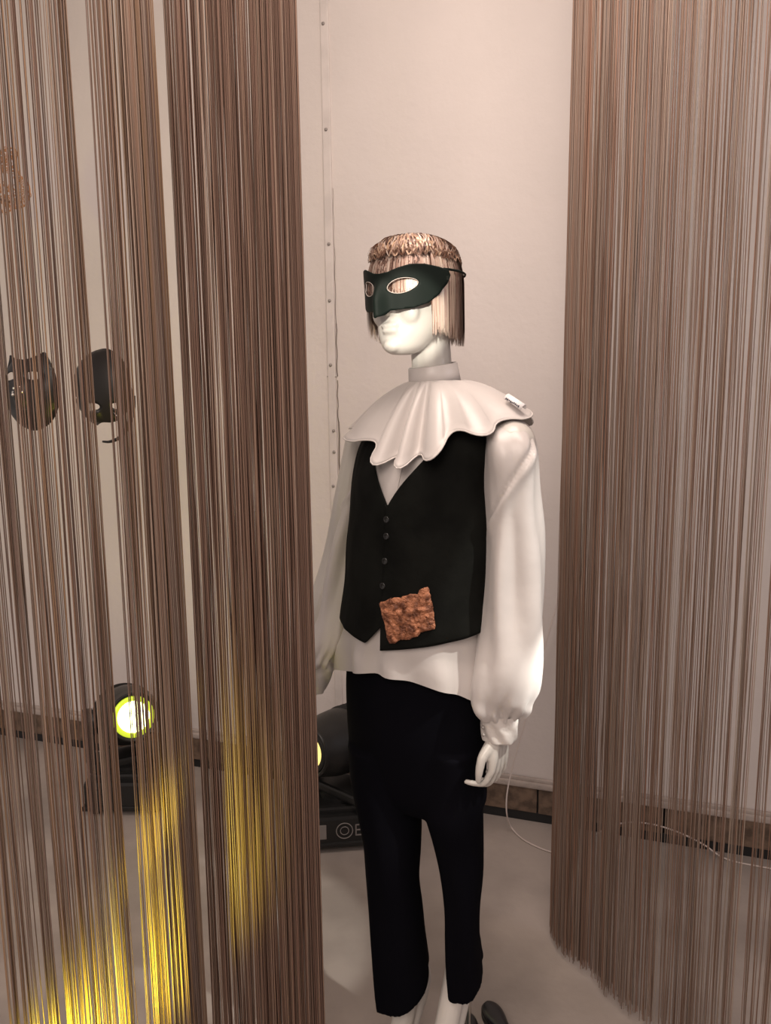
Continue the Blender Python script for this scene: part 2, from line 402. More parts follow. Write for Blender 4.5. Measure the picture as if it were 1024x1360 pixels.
# shirt: torso, both sleeves
def shirt():
    b = MB()
    def md(t, th, z):
        k = sm(.28, .0, t)          # the part hanging below the vest
        f = (math.sin(th*9+2*math.sin(th*2))*.007 + math.sin(th*17+1)*.002)*k
        a_ = (th+PI) % (2*PI)-PI
        hz = cr([(.90,), (.90,), (.90,), (.93,), (.955,), (.938,), (.892,), (.885,), (.89,)], (a_+PI)/(2*PI))[0]
        lowz = (hz-.875)*k
        f += .008*k
        return (f + .0025*n1(3*math.sin(th), 3*math.cos(th), z*9), lowz)
    q = loft(TR, 120, 90, md); b.add(q.v, q.f)
    # near sleeve
    ya = YB-.115
    def sr(L, R, py, Y, d):
        c = P((L+R)/2, py, Y); return (c.x, c.y, c.z, (R-L)/2*ZC(c)/FPX, d)
    X = Vector((1, 0, 0)); F = Vector((0, -1, 0))
    SL = [sr(664, 678, 556, ya+.05, .012), sr(653, 696, 561, ya+.03, .036), sr(645, 706, 574, ya+.01, .050), sr(642, 714, 600, ya, .060), sr(643, 717, 650, ya, .060), sr(645, 721, 710, ya, .060),
          sr(643, 722, 780, ya, .063), sr(638, 720, 840, ya-.005, .068), sr(630, 716, 885, ya-.01, .072), sr(626, 710, 915, ya-.01, .066), sr(629, 699, 935, ya-.012, .052), sr(636, 690, 950, ya-.014, .036)]
    def ms(t, th, z):
        k = sm(.45, 1, t)
        f = .003*n1(2*math.cos(th), 2*math.sin(th), z*8)+ (.010*n1(1.5*math.cos(th)+4, 1.5*math.sin(th), z*5)+.004*math.sin(th*5+z*9+2*n1(z*4, 1, 2)))*sm(.06, .3, t)
        f += k*(.0045*math.sin(th*11+3*n1(0, 0, z*12)+1.5*math.sin(th*2))*sm(.7, .97, t) + .005*math.sin(z*95+th*2+2*math.sin(th))*sm(.78, .95, t))
        ta = (th+PI) % (2*PI)-PI; ln = 1.290+(ta+1)*.072; g = sm(-1.7, -1.2, ta)*sm(1.2, .7, ta)
        f += g*(-.007*math.exp(-((z-ln)/.006)**2) + .007*math.exp(-((z-ln+.016)/.014)**2))
        return f
    q = loft(SL, 96, 110, ms, f=F, l=X); b.add(q.v, q.f)
    # far sleeve
    yb = YB+.115
    SR = [sr(488, 500, 565, yb-.06, .012), sr(476, 510, 573, yb-.03, .035), sr(468, 512, 592, yb, .05), sr(462, 510, 630, yb, .055), sr(448, 502, 680, yb+.005, .055), sr(434, 492, 740, yb+.01, .057),
          sr(419, 478, 800, yb, .060), sr(404, 462, 845, yb-.02, .063), sr(396, 450, 868, yb-.03, .055), sr(394, 442, 880, yb-.035, .040)]
    q = loft(SR, 80, 90, ms, f=F, l=X); b.add(q.v, q.f)
    o = mobj(b, 'shirt', m_satin); tag(o, 'white satin shirt with full balloon sleeves'); 
    # cuffs
    def mc(t, th, z): return .0016*math.sin(th*7+z*140)+.0012*math.sin(th*3)
    C1 = [sr(634, 692, 944, ya-.014, .038), sr(638, 691, 953, ya-.015, .035), sr(640, 688, 966, ya-.016, .033), sr(641, 686, 979, ya-.016, .032), sr(643, 684, 981, ya-.016, .028)]
    q = loft(C1, 64, 20, mc, f=F, l=X); c = mobj(q, 'cuff', m_cuff, o); 
    C2 = [sr(396, 446, 874, yb-.035, .040), sr(398, 446, 886, yb-.038, .040), sr(398, 440, 900, yb-.04, .036), sr(402, 432, 917, yb-.045, .028)]
    q = loft(C2, 64, 20, mc, f=F, l=X); mobj(q, 'cuff', m_cuff, o)
    # cuff buttons on the near cuff
    for yy in (955, 966, 976):
        q = MB(); q.ell(P(641+(yy-955)*.05, yy, ya-.045), (.0035, .0035, .0035), None, 10, 8); mobj(q, 'cuff_button', m_screw, o)
    # button and placket seam in the neckline
    q = MB(); q.ell(torso_at(1.375, .03, .001), (.005, .005, .005), None, 12, 8); mobj(q, 'shirt_button', m_cuff, o)
    q = MB(); q.tube([torso_at(1.43-.16*i/10, .10, .0015) for i in range(11)], .0013, 5); mobj(q, 'placket_seam', m_cuff, o)
    return o
SHIRT = shirt()

def ruffle():
    C = P(580, 506, YB); n = 480; m = 26; vs = []; fs = []
    rnd = random.Random(5); fold = []
    # uneven folds: cumulative phase
    ph = []; acc = 0
    for k in range(n):
        th = 2*PI*k/n; acc += 1+.25*math.sin(3*th+1)+.2*math.sin(5*th+2.2); ph.append(acc)
    NF = 13
    ph = [p/acc*2*PI*NF for p in ph]
    for i in range(m+1):
        t = i/m
        for k in range(n):
            th = 2*PI*k/n; cs, sn = math.cos(th), math.sin(th)
            side = abs(sn)**2.2
            R = .138*(1-side)+.188*side; drop = (.146 if cs > 0 else .11)*(1-side)+.066*side
            if sn < 0: drop += .018*side
            w = math.sin(ph[k]); w = math.copysign(abs(w)**.75, w)
            amp = t**.55*(.0185+.004*math.sin(2*th+1))*(1-.35*side)
            r = .050+(R-.050)*t**.85 + amp*w*1.0
            z = -drop*t**(1.15+.1*side) - amp*w*.55 + .004*math.sin(PI*t)*side + .008*t*math.cos(ph[k]*.5+1)
            if t > .93: r += .004*(t-.93)/.07
            vs.append(C + BL*(r*sn)+BF*(r*cs)+Vector((0, 0, z)))
    for i in range(m):
        for k in range(n): fs.append((i*n+k, i*n+(k+1) % n, (i+1)*n+(k+1) % n, (i+1)*n+k))
    b = MB(); b.add(vs, fs); o = mobj(b, 'ruffle_collar', m_satin, ROOT); solid(o, .0016)
    tag(o, 'wide white pleated ruffle collar with standing neck band')
    # rolled hem along the outer edge
    b = MB(); b.tube(vs[m*n:m*n+n:3]+[vs[m*n]], .0016, 6); mobj(b, 'rolled_hem', m_cuff, o)
    # standing band, tilted
    b = MB(); seg = 64
    pr = [(.052, -.008), (.0505, .012), (.049, .028), (.047, .030), (.0465, .012), (.048, -.008)]
    base = P(577, 505, YB)
    Mx = Matrix.Translation(base) @ Matrix.Rotation(math.radians(-7), 4, 'Y') @ Matrix.Rotation(math.radians(4), 4, 'X')
    b.lathe(pr, seg, Mx); mobj(b, 'neck_band', m_satin, o)
    # curled white care label standing off the shoulder edge
    c = C + BL*.176 + BF*.012 + Vector((0, 0, -.044)); u = (BL*.86+BF*.1+Vector((0, 0, -.48))).normalized()
    v = Vector((0, 0, 1)).cross(u).normalized(); up = u.cross(v)
    b = MB(); k = 14; vs = []; fs = []
    for i in range(k+1):
        a = PI*1.15*i/k - .2
        for s in (-1, 1): vs.append(c + u*(s*.021) + v*(.008*math.cos(a)) + up*(.008*math.sin(a)))
    for i in range(k): fs.append((2*i, 2*i+1, 2*i+3, 2*i+2))
    b.add(vs, fs); lb = mobj(b, 'care_label', m_tagw, o); solid(lb, .0008)
    lb['label'] = 'curled white label with dark print'
    b = MB(); q = random.Random(3)
    dn = -v if v.y > 0 else v
    for i in range(9):
        x = -.016+i*.0038
        b.box(c + u*x + dn*.0088 + up*(.001+q.uniform(-.0008, .0008)), (.0022, .0012, q.uniform(.002, .0042)), Matrix((u, v, up)).transposed())
    # print sits on the label: kept with it in one part
    mobj(b, 'label_print', m_ink, o)
ruffle()

def vest():
    nT = 220; nZ = 60; vs = []; fs = []
    zV = 1.292
    def cols(th):
        a = abs(th)
        # top edge: V neck, strap, armhole, back
        top = zV + (1.435-zV)*min(1, (a/.62))**.95 if a < .62 else 1.435
        if 1.22 < a < 2.2:
            top = 1.435 - .135*math.sin(PI*(a-1.22)/.98)**.6
        if th < 0:
            if th > -.23: hem = 1.017 + (.23+th)/.23*.045
            elif th > -1.3: hem = 1.017 + (-th-.23)/1.07*.024
            else: hem = 1.041
        else: hem = 1.010 + .046*(min(th, 1.4)/1.4)
        if a > 1.5: hem = hem + (1.045-hem)*sm(1.5, 2.6, a)
        return hem, top
    for k in range(nT+1):
        th = -PI+2*PI*k/nT
    def panel(a0, a1, off):
        n0 = len(vs); n = 130
        for k in range(n+1):
            th = a0+(a1-a0)*k/n; hem, top = cols(th)
            for j in range(nZ+1):
                z = hem+(top-hem)*j/nZ
                d = off + .0022*n1(5*math.sin(th), 5*math.cos(th), z*10) + .003*sm(1.12, 1.02, z) + .0025*math.sin(z*40+th*3)*sm(1.25, 1.1, z)*.6
                d += .004*math.exp(-((abs(th)-1.2)/.2)**2)
                vs.append(torso_at(z, th, d))
        for k in range(n):
            for j in range(nZ):
                i = n0+k*(nZ+1)+j; fs.append((i, i+nZ+1, i+nZ+2, i+1))
    panel(-PI, .03, .0075); panel(-.02, PI, .0110)
    b = MB(); b.add(vs, fs); o = mobj(b, 'vest', m_vest); solid(o, .003)
    tag(o, 'sleeveless black vest with low V neck and pointed hem')
    bv = BVHTree.FromPolygons(vs, fs)
    def hit(px, py, off=.003):
        d = ray(px, py).normalized(); h = bv.ray_cast(EYE, d)
        if h[0] is None: return None
        nn = h[1] if h[1].dot(d) < 0 else -h[1]
        return h[0]+nn*off, nn
    # buttons
    for (x, y) in ((514, 690), (514, 712), (512, 745), (509, 778)):
        h = hit(x, y, .002)
        if h:
            p, nn = h; q = MB(); R = nn.to_track_quat('Z', 'Y').to_matrix().to_4x4(); R.translation = p
            q.lathe([(.0065, -.002), (.0065, .001), (.0055, .0024), (.0045, .0016), (.0001, .0016)], 20, R); mobj(q, 'button', m_button, o)
    # welt pocket on the breast
    h0 = hit(552, 704, .001); h1 = hit(566, 702, .001)
    # leather patch
    out = [(507, 801), (520, 795), (534, 793), (546, 789), (556, 789), (559, 783), (567, 780), (569, 781), (571, 790), (574, 806), (576, 820), (577, 834), (568, 836), (560, 838), (556, 843), (549, 845), (541, 848), (532, 848), (524, 853), (519, 853), (516, 842), (513, 825)]
    rnd = random.Random(4); pts2 = []
    for i in range(len(out)):
        p, q = Vector(out[i]), Vector(out[(i+1) % len(out)]); n = 4
        for k in range(n): pts2.append(p.lerp(q, k/n)+Vector((rnd.uniform(-.6, .6), rnd.uniform(-.6, .6))))
    no = len(pts2); inner = []
    y = 781
    while y < 853:
        x = 507
        while x < 577:
            inner.append(Vector((x+rnd.uniform(-.4, .4), y+rnd.uniform(-.4, .4)))); x += 1.7
        y += 1.7
    allp = pts2+inner
    r = delaunay_2d_cdt(allp, [(i, (i+1) % no) for i in range(no)], [], 0, 1e-4)
    V2, F2 = r[0], r[2]
    tri = [f for f in F2 if inside(sum((V2[i] for i in f), Vector((0, 0)))/len(f), pts2)]
    v3 = []; 
    for p in V2:
        h = hit(p.x, p.y, 0) or hit(min(max(p.x, 515), 570), p.y, 0)
        c, nn = h
        e = min(1, edge_dist(p, pts2)/3.0)
        d = .0035 + .0032*e*(.6+.9*noise.fractal(Vector((p.x*.17, p.y*.45, 3)), .6, 2, 6)) + .0025*e*math.exp(-((p.y-(815-(p.x-507)*.13))/2.5)**2)
        v3.append(c+nn*d)
    base = [hit(p.x, p.y, 0.001) for p in V2]
    used = sorted({i for f in tri for i in f}); mp = {i: k for k, i in enumerate(used)}
    vv = [v3[i] for i in used]; ff = [tuple(mp[i] for i in f) for f in tri]
    q = MB(); q.add(vv, ff); lp = mobj(q, 'leather_patch', m_patch, o); solid(lp, .004, -1)
    lp['label'] = 'rough orange brown leather patch'
def inside(p, poly):
    c = False; n = len(poly); j = n-1
    for i in range(n):
        a, b_ = poly[i], poly[j]
        if (a.y > p.y) != (b_.y > p.y) and p.x < (b_.x-a.x)*(p.y-a.y)/(b_.y-a.y+1e-12)+a.x: c = not c
        j = i
    return c
def edge_dist(p, poly):
    d = 1e9
    for i in range(len(poly)):
        a, b_ = poly[i], poly[(i+1) % len(poly)]; ab = b_-a; t = max(0, min(1, (p-a).dot(ab)/max(ab.length_squared, 1e-12)))
        d = min(d, (p-(a+ab*t)).length)
    return d
vest()

def trousers():
    b = MB(); X = Vector((1, 0, 0)); F = Vector((0, -1, 0))
    def sr(L, R, py, Y, d):
        c = P((L+R)/2, py, Y); return (c.x, c.y, c.z, (R-L)/2*ZC(c)/FPX, d)
    T = [ring(464, 632, 872, YB, .085), ring(458, 637, 905, YB, .092), ring(459, 641, 960, YB, .096), ring(463, 641, 1010, YB, .09), ring(470, 641, 1040, YB, .085), ring(484, 630, 1062, YB, .07)]
    b2 = loft(T, 72, 30, capb=True, capt=True); b.add(b2.v, b2.f)
    def ml(t, th, z):
        cr_ = math.exp(-(((th+1.05+PI) % (2*PI)-PI)/.22)**2) + .8*math.exp(-(((th+1.05-PI+PI) % (2*PI)-PI)/.22)**2)
        return .003*n1(2*math.cos(th), 2*math.sin(th), z*6) + .014*cr_*sm(.35, 1, t)
    def hemfn(k):
        def g(t, th, z):
            e = sm(.86, 1, t); return (ml(t, th, z), e*(-.034*math.cos(th+1.0))*k)
        return g
    LL = [sr(462, 552, 985, YB+.03, .085), sr(466, 556, 1040, YB+.02, .08), sr(474, 560, 1080, YB+.01, .075), sr(482, 559, 1120, YB, .070), sr(486, 557, 1160, YB-.005, .066),
          sr(490, 562, 1200, YB-.005, .066), sr(494, 566, 1250, YB-.01, .068), sr(498, 570, 1290, YB-.01, .070), sr(503, 569, 1308, YB-.01, .070)]
    b2 = loft(LL, 64, 80, hemfn(1.0), f=F, l=X, capb=True, capt=True); b.add(b2.v, b2.f)
    LR = [sr(556, 640, 985, YB-.05, .085), sr(557, 642, 1040, YB-.05, .08), sr(563, 642, 1080, YB-.06, .075), sr(573, 642, 1115, YB-.06, .068), sr(583, 641, 1155, YB-.065, .064),
          sr(590, 637, 1200, YB-.07, .060), sr(592, 637, 1240, YB-.07, .060), sr(594, 640, 1275, YB-.07, .058), sr(598, 641, 1300, YB-.07, .055)]
    b2 = loft(LR, 64, 80, hemfn(.8), f=F, l=X, capb=True, capt=True); b.add(b2.v, b2.f)
    o = mobj(b, 'trousers', m_trou)
    rm = o.modifiers.new('one_surface', 'REMESH'); rm.mode = 'VOXEL'; rm.voxel_size = .0042; rm.use_smooth_shade = True
    sm_ = o.modifiers.new('soften', 'SMOOTH'); sm_.iterations = 6; sm_.factor = .5
    tag(o, 'plain black straight trousers ending above the ankles')
trousers()

# wig: cap with thousands of cut tinsel strands
def colour_attr(me, cols):
    at = me.color_attributes.new('col', 'FLOAT_COLOR', 'POINT'); flat = []
    for c in cols: flat += [c[0], c[1], c[2], 1]
    at.data.foreach_set('color', flat)
def wig():
    R = Matrix((HL, HF, Vector((0, 0, 1)))).transposed(); UPV = Vector((0, 0, 1))
    rad = Vector((.076, .088, .090))
    def SP(x, y, z, k=0.0):
        e = 2.7; q = (abs(x)**e+abs(y)**e*.98+abs(z)**e)**(-1/e)
        return Vector((x*q*(rad.x+k), y*q*(rad.y+k), z*q*(rad.z+k)))
    # cap
    vs = []; fs = []; n = 60; m = 24
    for i in range(m+1):
        for k in range(n):
            th = 2*PI*k/n; a = abs((th+PI) % (2*PI)-PI)
            ph = (i/m)*(1.25 + .55*sm(1.0, 1.5, a)); ph = max(ph, .001)
            p = SP(math.sin(th)*math.sin(ph), math.cos(th)*math.sin(ph), math.cos(ph), -.004)
            vs.append(HO+R@p)
    for i in range(m):
        for k in range(n): fs.append((i*n+k, i*n+(k+1) % n, (i+1)*n+(k+1) % n, (i+1)*n+k))
    q = MB(); q.add(vs, fs); wg = mobj(q, 'wig', m_cap)
    tag(wg, 'short pinkish gold tinsel wig with a straight fringe')
    rnd = random.Random(11); V = []; Fc = []; C = []
    pal = [(.46, .31, .25), (.36, .22, .17), (.56, .42, .35), (.20, .11, .08), (.66, .54, .46), (.10, .05, .04), (.50, .35, .28)]
    def strand(pts, wd, col):
        n0 = len(V)
        for i, p in enumerate(pts):
            t = (pts[min(i+1, len(pts)-1)]-pts[max(i-1, 0)]).normalized()
            out = (p-HO); out.z *= .3; s = t.cross(out).normalized()*wd/2*(1 if i < len(pts)-1 else .4)
            V.append(p-s); V.append(p+s); C.append(col); C.append(col)
        for i in range(len(pts)-1): Fc.append((n0+2*i, n0+2*i+1, n0+2*i+3, n0+2*i+2))
    for s in range(2600):
        th = rnd.uniform(-PI, PI); a = abs(th)
        if a < 1.02: end = -.010+rnd.uniform(-.012, .008); lift = .000
        elif a < 1.15: end = -.06+rnd.uniform(-.03, .02); lift = .004
        else: end = -.078+rnd.uniform(-.016, .014)+ .010*math.sin(a*2); lift = .004
        col = rnd.choice(pal)
        if 1.1 < a < 1.7 and rnd.random() < .5: col = rnd.choice([(.72, .60, .48), (.60, .46, .36)])  # cream of the spotlit side locks painted into the strand colour
        lift += rnd.uniform(0, .004); ph0 = rnd.uniform(.25, 1.2); pts = []; j1 = rnd.uniform(-.04, .04)
        for i in range(10):
            ph = ph0+(1.57-ph0)*i/5 if i <= 5 else 1.57
            thj = th+j1*(i/9)
            p = SP(math.sin(thj)*math.sin(ph), math.cos(thj)*math.sin(ph), math.cos(ph), lift)
            if i > 5: p.z = end*(i-5)/4 ; p.x *= 1+.02*(i-5)/4
            if p.z < end: p.z = end
            if i > 5 and end > -.03 and a < 1.05: pass
            pts.append(HO+R@p)
        strand(pts, rnd.uniform(.0012, .0024), col)
    # short top layer swept forward and sideways, ending in a ragged edge above the fringe
    for s in range(2000):
        th0 = rnd.uniform(-PI, PI); ph0 = rnd.uniform(0, .85); zc = rnd.uniform(.50, .72); ln = rnd.uniform(.25, .45); dr = rnd.uniform(-.5, .5)+.5
        col = rnd.choice(pal+[(.62, .42, .28), (.55, .36, .24)]); pts = []; lf = rnd.uniform(.006, .015)
        p0 = Vector((math.sin(th0)*math.sin(ph0), math.cos(th0)*math.sin(ph0), math.cos(ph0)))
        dirv = Vector((math.sin(th0)*.8+dr*.9, math.cos(th0)*.8+.35, -.35)).normalized()
        for i in range(6):
            u = i/5; d = (p0+dirv*ln*u).normalized()
            d.z = max(d.z, zc+.15*(d.z-.5))
            k = lf*(1-.35*u)+.003*math.sin(u*PI)
            p = SP(d.x, d.y, d.z, k); pts.append(HO+R@p)
        strand(pts, rnd.uniform(.0018, .0034), col)
    # ragged rolled edge of the top layer
    for s in range(260):
        th = rnd.uniform(-PI, PI); z = .060+.004*math.cos(th)+rnd.uniform(-.005, .006); pts = []
        for i in range(5):
            t2 = th+.16*i/4; k = .010+.004*math.sin(i*PI/4)
            q_ = SP(math.sin(t2), math.cos(t2), z/rad.z*1.05, k); q_.z = z+.006*math.sin(i*1.3+s); pts.append(HO+R@q_)
        strand(pts, .003, rnd.choice([(.16, .08, .05), (.22, .12, .08), (.5, .34, .24)]))
    q = MB(); q.v = V; q.f = Fc; o = mobj(q, 'strands', m_wig, wg); o['kind'] = 'stuff'; colour_attr(o.data, C)
wig()

# ------------------------------------------------------------------ flat-outline shells bent into masks
def shell(outline, holes, surf, step, thick, name, m, parent):
    """outline/holes in metres (u, v); surf(u, v) -> world point"""
    pts = []; edges = []
    def addloop(lp):
        n0 = len(pts); d = []
        for i in range(len(lp)):
            a, b_ = Vector(lp[i]), Vector(lp[(i+1) % len(lp)]); k = max(1, int((b_-a).length/step))
            for j in range(k): d.append(a.lerp(b_, j/k))
        pts.extend(d)
        for i in range(len(d)): edges.append((n0+i, n0+(i+1) % len(d)))
        return d
    O = addloop(outline); H = [addloop(h) for h in holes]
    xs = [p.x for p in O]; ys = [p.y for p in O]; x = min(xs)
    while x < max(xs):
        y = min(ys)
        while y < max(ys):
            p = Vector((x, y))
            if inside(p, O) and edge_dist(p, O) > step*.6 and not any(inside(p, h) or edge_dist(p, h) < step*.6 for h in H): pts.append(p)
            y += step
        x += step
    r = delaunay_2d_cdt(pts, edges, [], 0, 1e-7); V2, F2 = r[0], r[2]; tri = []
    for f in F2:
        c = sum((V2[i] for i in f), Vector((0, 0)))/len(f)
        if inside(c, O) and not any(inside(c, h) for h in H): tri.append(f)
    b = MB(); b.add([surf(p.x, p.y) for p in V2], tri)
    o = mesh(name, b.v, b.f, m, parent); solid(o, thick, 0); return o
def smooth_loop(pts, n=64):
    k = len(pts); ex = list(pts)+[pts[0]]
    out = []
    for i in range(n):
        x = i/n*k; j = int(x); u = x-j; p0, p1, p2, p3 = pts[(j-1) % k], pts[j % k], pts[(j+1) % k], pts[(j+2) % k]
        out.append(tuple(0.5*((2*b)+(-a+c)*u+(2*a-5*b+4*c-d)*u*u+(-a+3*b-3*c+d)*u**3) for a, b, c, d in zip(p0, p1, p2, p3)))
    return out
def lens(cx, cy, w, h, ang=0.0, n=28, sharp=1.0):
    out = []
    for i in range(n):
        t = 2*PI*i/n; x = w*math.cos(t); y = h*math.copysign(abs(math.sin(t))**sharp, math.sin(t))
        out.append((cx+x*math.cos(ang)-y*math.sin(ang), cy+x*math.sin(ang)+y*math.cos(ang)))
    return out
def eye_mask():
    base = HO+HF*.11
    root = empty('eye_mask', base); tag(root, 'black half mask with two eye holes worn over the mannequin face', 'mask')
    half = [(0, .038), (.018, .041), (.035, .050), (.055, .059), (.075, .060), (.092, .054), (.104, .047), (.106, .034), (.102, .012), (.092, -.012), (.078, -.030), (.058, -.041), (.036, -.044), (.020, -.046), (.012, -.056), (.0, -.062)]
    out = half+[(-x, y) for x, y in half[-2:0:-1]]
    def surf(u, v):
        a = abs(u)/.1
        fwd = .109 - .074*a**1.9 + .022*math.exp(-(u/.013)**2)*sm(.035, -.03, v) + .003*v/.05
        return HO - base + HL*(u*.93) + HF*fwd + Vector((0, 0, (v*.70 if v > 0 else v*.86)-.005))
    holes = [lens(s*.041, .007, .026, .0165, s*.40, 32, 1.1) for s in (1, -1)]
    sh = shell(out, holes, surf, .0035, .0022, 'mask_shell', m_maskw, root)
    b = MB(); pts = []
    for i in range(33):
        th = 1.20+(2*PI-2.4)*i/32; q_ = 1+.05*abs(math.cos((th-PI)*.5*0)) ; pts.append(HO-base+HL*(math.sin(th)*.0955)+HF*(math.cos(th)*.100+.0)+Vector((0, 0, .030)))
    b.tube(pts, .0022, 6); b.obj('strap', m_maskw, root)
    # stitched rim of the eye holes
    for h in holes:
        b = MB(); lp = [surf(*p)+HF*.001 for p in h]; b.tube(lp+[lp[0]], .0008, 5); b.obj('eye_rim', m_ledge, root)
eye_mask()

# mannequin base
def base():
    c = Vector((.07, 1.43, 0)); q = MB(); q.lathe([(.152, .0), (.155, .002), (.155, .008), (.152, .010)], 72, Matrix.Translation(c)); o = mobj(q, 'glass_base', m_glass)
    o['label'] = 'round clear glass base plate'
    an = P(606, 1290, YB-.055)
    q = MB(); q.tube([Vector((an.x+.03, an.y+.03, .008)), Vector((an.x+.03, an.y+.03, .32))], .006, 12); q.lathe([(.028, .0095), (.028, .013), (.01, .017), (.007, .03)], 24, Matrix.Translation((an.x+.03, an.y+.03, 0))); mobj(q, 'support_rod', m_chrome)
base()

# ------------------------------------------------------------------ masks on the wall at the left
def hang_frame(px, py, off):
    c = P(px, py, 2.2); s = ZC(c)/FPX; return c, s
def threads(root, c, a, b_, surf):
    for x, y in (a, b_):
        p = surf(x, y)+WN*.001; q = MB(); q.tube([p, Vector((p.x, p.y, 3.345-c.z))], .00035, 4); q.obj('hanging_thread', m_cable, root)
def full_mask():
    c, s = hang_frame(46, 520, .012); root = empty('cat_mask', c)
    tag(root, 'black full face mask with two square ears and bright nose studs, hanging before the wall', 'mask')
    px = [(-31, 48), (-24, 44), (-12, 42), (0, 41), (10, 43), (20, 49), (26, 50), (30, 44), (38, 28), (43, 8), (44, -8), (40, -24), (30, -38), (16, -47), (0, -51), (-16, -47), (-30, -38), (-40, -24), (-44, -8), (-43, 8), (-38, 28), (-33, 42)]
    out = smooth_loop([(x*s, y*s) for x, y in px], 90)
    holes = [lens(-24*s, 20*s, 11*s, 5.5*s, .05), lens(16*s, 20*s, 11*s, 5.5*s, -.05)]
    def surf(u, v):
        x, y = u/s/44, v/s/50; r2 = min(1, x*x+y*y)
        dd = .050*math.sqrt(1-r2*.96) + .028*math.exp(-((x)/.16)**2-((y+.12)/.30)**2) + .010*math.exp(-(x/.35)**2-((y+.55)/.10)**2) - .008*math.exp(-((abs(x)-.45)/.3)**2-((y-.4)/.18)**2)
        return WD*u + WN*dd + Vector((0, 0, v))
    shell(out, holes, surf, .008, .003, 'mask_shell', m_mask, root)
    for (x, y) in ((-3, 4), (4, 5), (0, -4), (7, -1), (-6, -1)):
        b = MB(); b.ell(surf(x*s, y*s)+WN*.003, (.0045, .0045, .0045), None, 10, 8); b.obj('nose_stud', m_stud, root)
    threads(root, c, (-26*s, 41*s), (22*s, 46*s), surf)
    b = MB(); b.tube([surf(-12*s, -22*s)+WN*.001, surf(0, -25*s)+WN*.003, surf(12*s, -22*s)+WN*.001], .003, 6); b.obj('mouth_line', m_plastic, root)
def half_mask():
    c, s = hang_frame(141, 520, .012); root = empty('colombina_mask', c); root.name = 'half_mask'
    tag(root, 'black domed half mask with open mouth and hanging cheek strap, right of the cat mask', 'mask')
    px = [(-45, -4), (-42, 14), (-34, 32), (-20, 46), (-2, 54), (14, 54), (30, 44), (40, 28), (45, 8), (45, -6), (40, -22), (28, -32), (22, -26), (24, -36), (14, -40), (2, -40), (-12, -44), (-24, -36), (-34, -22), (-41, -14)]
    out = smooth_loop([(x*s, y*s) for x, y in px], 100)
    holes = [lens(-4*s, -20*s, 11*s, 5*s, .1), lens(28*s, -19*s, 6*s, 4*s, 0)]
    def surf(u, v):
        x, y = (u/s)/46, (v/s-4)/50; r2 = min(1, x*x+y*y)
        dd = .055*math.sqrt(1-r2*.95) + .03*math.exp(-((x+.12)/.14)**2-((y+.62)/.22)**2)
        return WD*u + WN*dd + Vector((0, 0, v))
    shell(out, holes, surf, .008, .003, 'mask_shell', m_mask, root)
    threads(root, c, (-18*s, 44*s), (24*s, 45*s), surf)
    b = MB(); pts = [surf(45*s, -6*s), surf(44*s, -24*s), surf(36*s, -45*s), surf(22*s, -60*s), surf(6*s, -66*s), surf(-6*s, -66*s)]
    pp = path(pts, 20); b.tube(pp, [.009-.006*i/19 for i in range(20)], 8); b.obj('cheek_strap', m_mask, root)
    b = MB(); b.ell(surf(-40*s, -10*s)+WN*.002, (.005, .005, .005), None, 10, 8); b.ell(surf(-33*s, -8*s)+WN*.002, (.004, .004, .004), None, 10, 8); b.obj('bead', m_stud, root)
def lace_mask():
    c, s = hang_frame(18, 250, .012); root = empty('lace_mask', c)
    tag(root, 'brown gold lace mask cut off by the left edge, above the cat mask', 'mask')
    rnd = random.Random(8)
    def surf(u, v):
        x = u/(.15); return WD*u + WN*(.01+.05*math.sqrt(max(0, 1-min(1, x*x)))) + Vector((0, 0, v))
    hp = [(0, 30), (12, 36), (25, 40), (34, 34), (32, 18), (38, 4), (47, -6), (46, -22), (38, -32), (24, -34), (10, -38), (0, -30)]
    full = hp+[(-x, y) for x, y in hp[-2:0:-1]]
    lp = [(x*s, y*s) for x, y in smooth_loop(full, 120)]
    b = MB(); q = [surf(*p) for p in lp]; b.tube(q+[q[0]], .0022, 5); b.obj('edge_cord', m_lace, root)
    L2 = [Vector(p) for p in lp]; eyes = [Vector((s*x, 4*s)) for x in (-18, 18)]
    threads(root, c, (-24*s, 38*s), (24*s, 38*s), surf)
    b = MB(); cnt = 0
    for k in range(900):
        p = Vector((rnd.uniform(-48, 48)*s, rnd.uniform(-40, 42)*s))
        if not inside(p, L2) or min((p-e).length for e in eyes) < 9*s: continue
        r = rnd.uniform(2.0, 5.0)*s; a0 = rnd.uniform(0, 6.3); d = rnd.choice((-1, 1)); pts = []
        for i in range(11):
            a = a0+d*i*.55; rr = r*(1-i*.07); pts.append(surf(p.x+rr*math.cos(a), p.y+rr*math.sin(a))+WN*rnd.uniform(0, .002))
        b.tube(pts, .0011, 3); cnt += 1
        if cnt > 420: break
    o = b.obj('lace_scrolls', m_lace, root); o['kind'] = 'stuff'
    b = MB(); b.tube([surf(-10*s, -18*s)+WN*.004, surf(10*s, -22*s)+WN*.004, surf(24*s, -26*s)+WN*.004], .003, 5); b.obj('dark_cord', m_cap, root)
full_mask(); half_mask(); lace_mask()

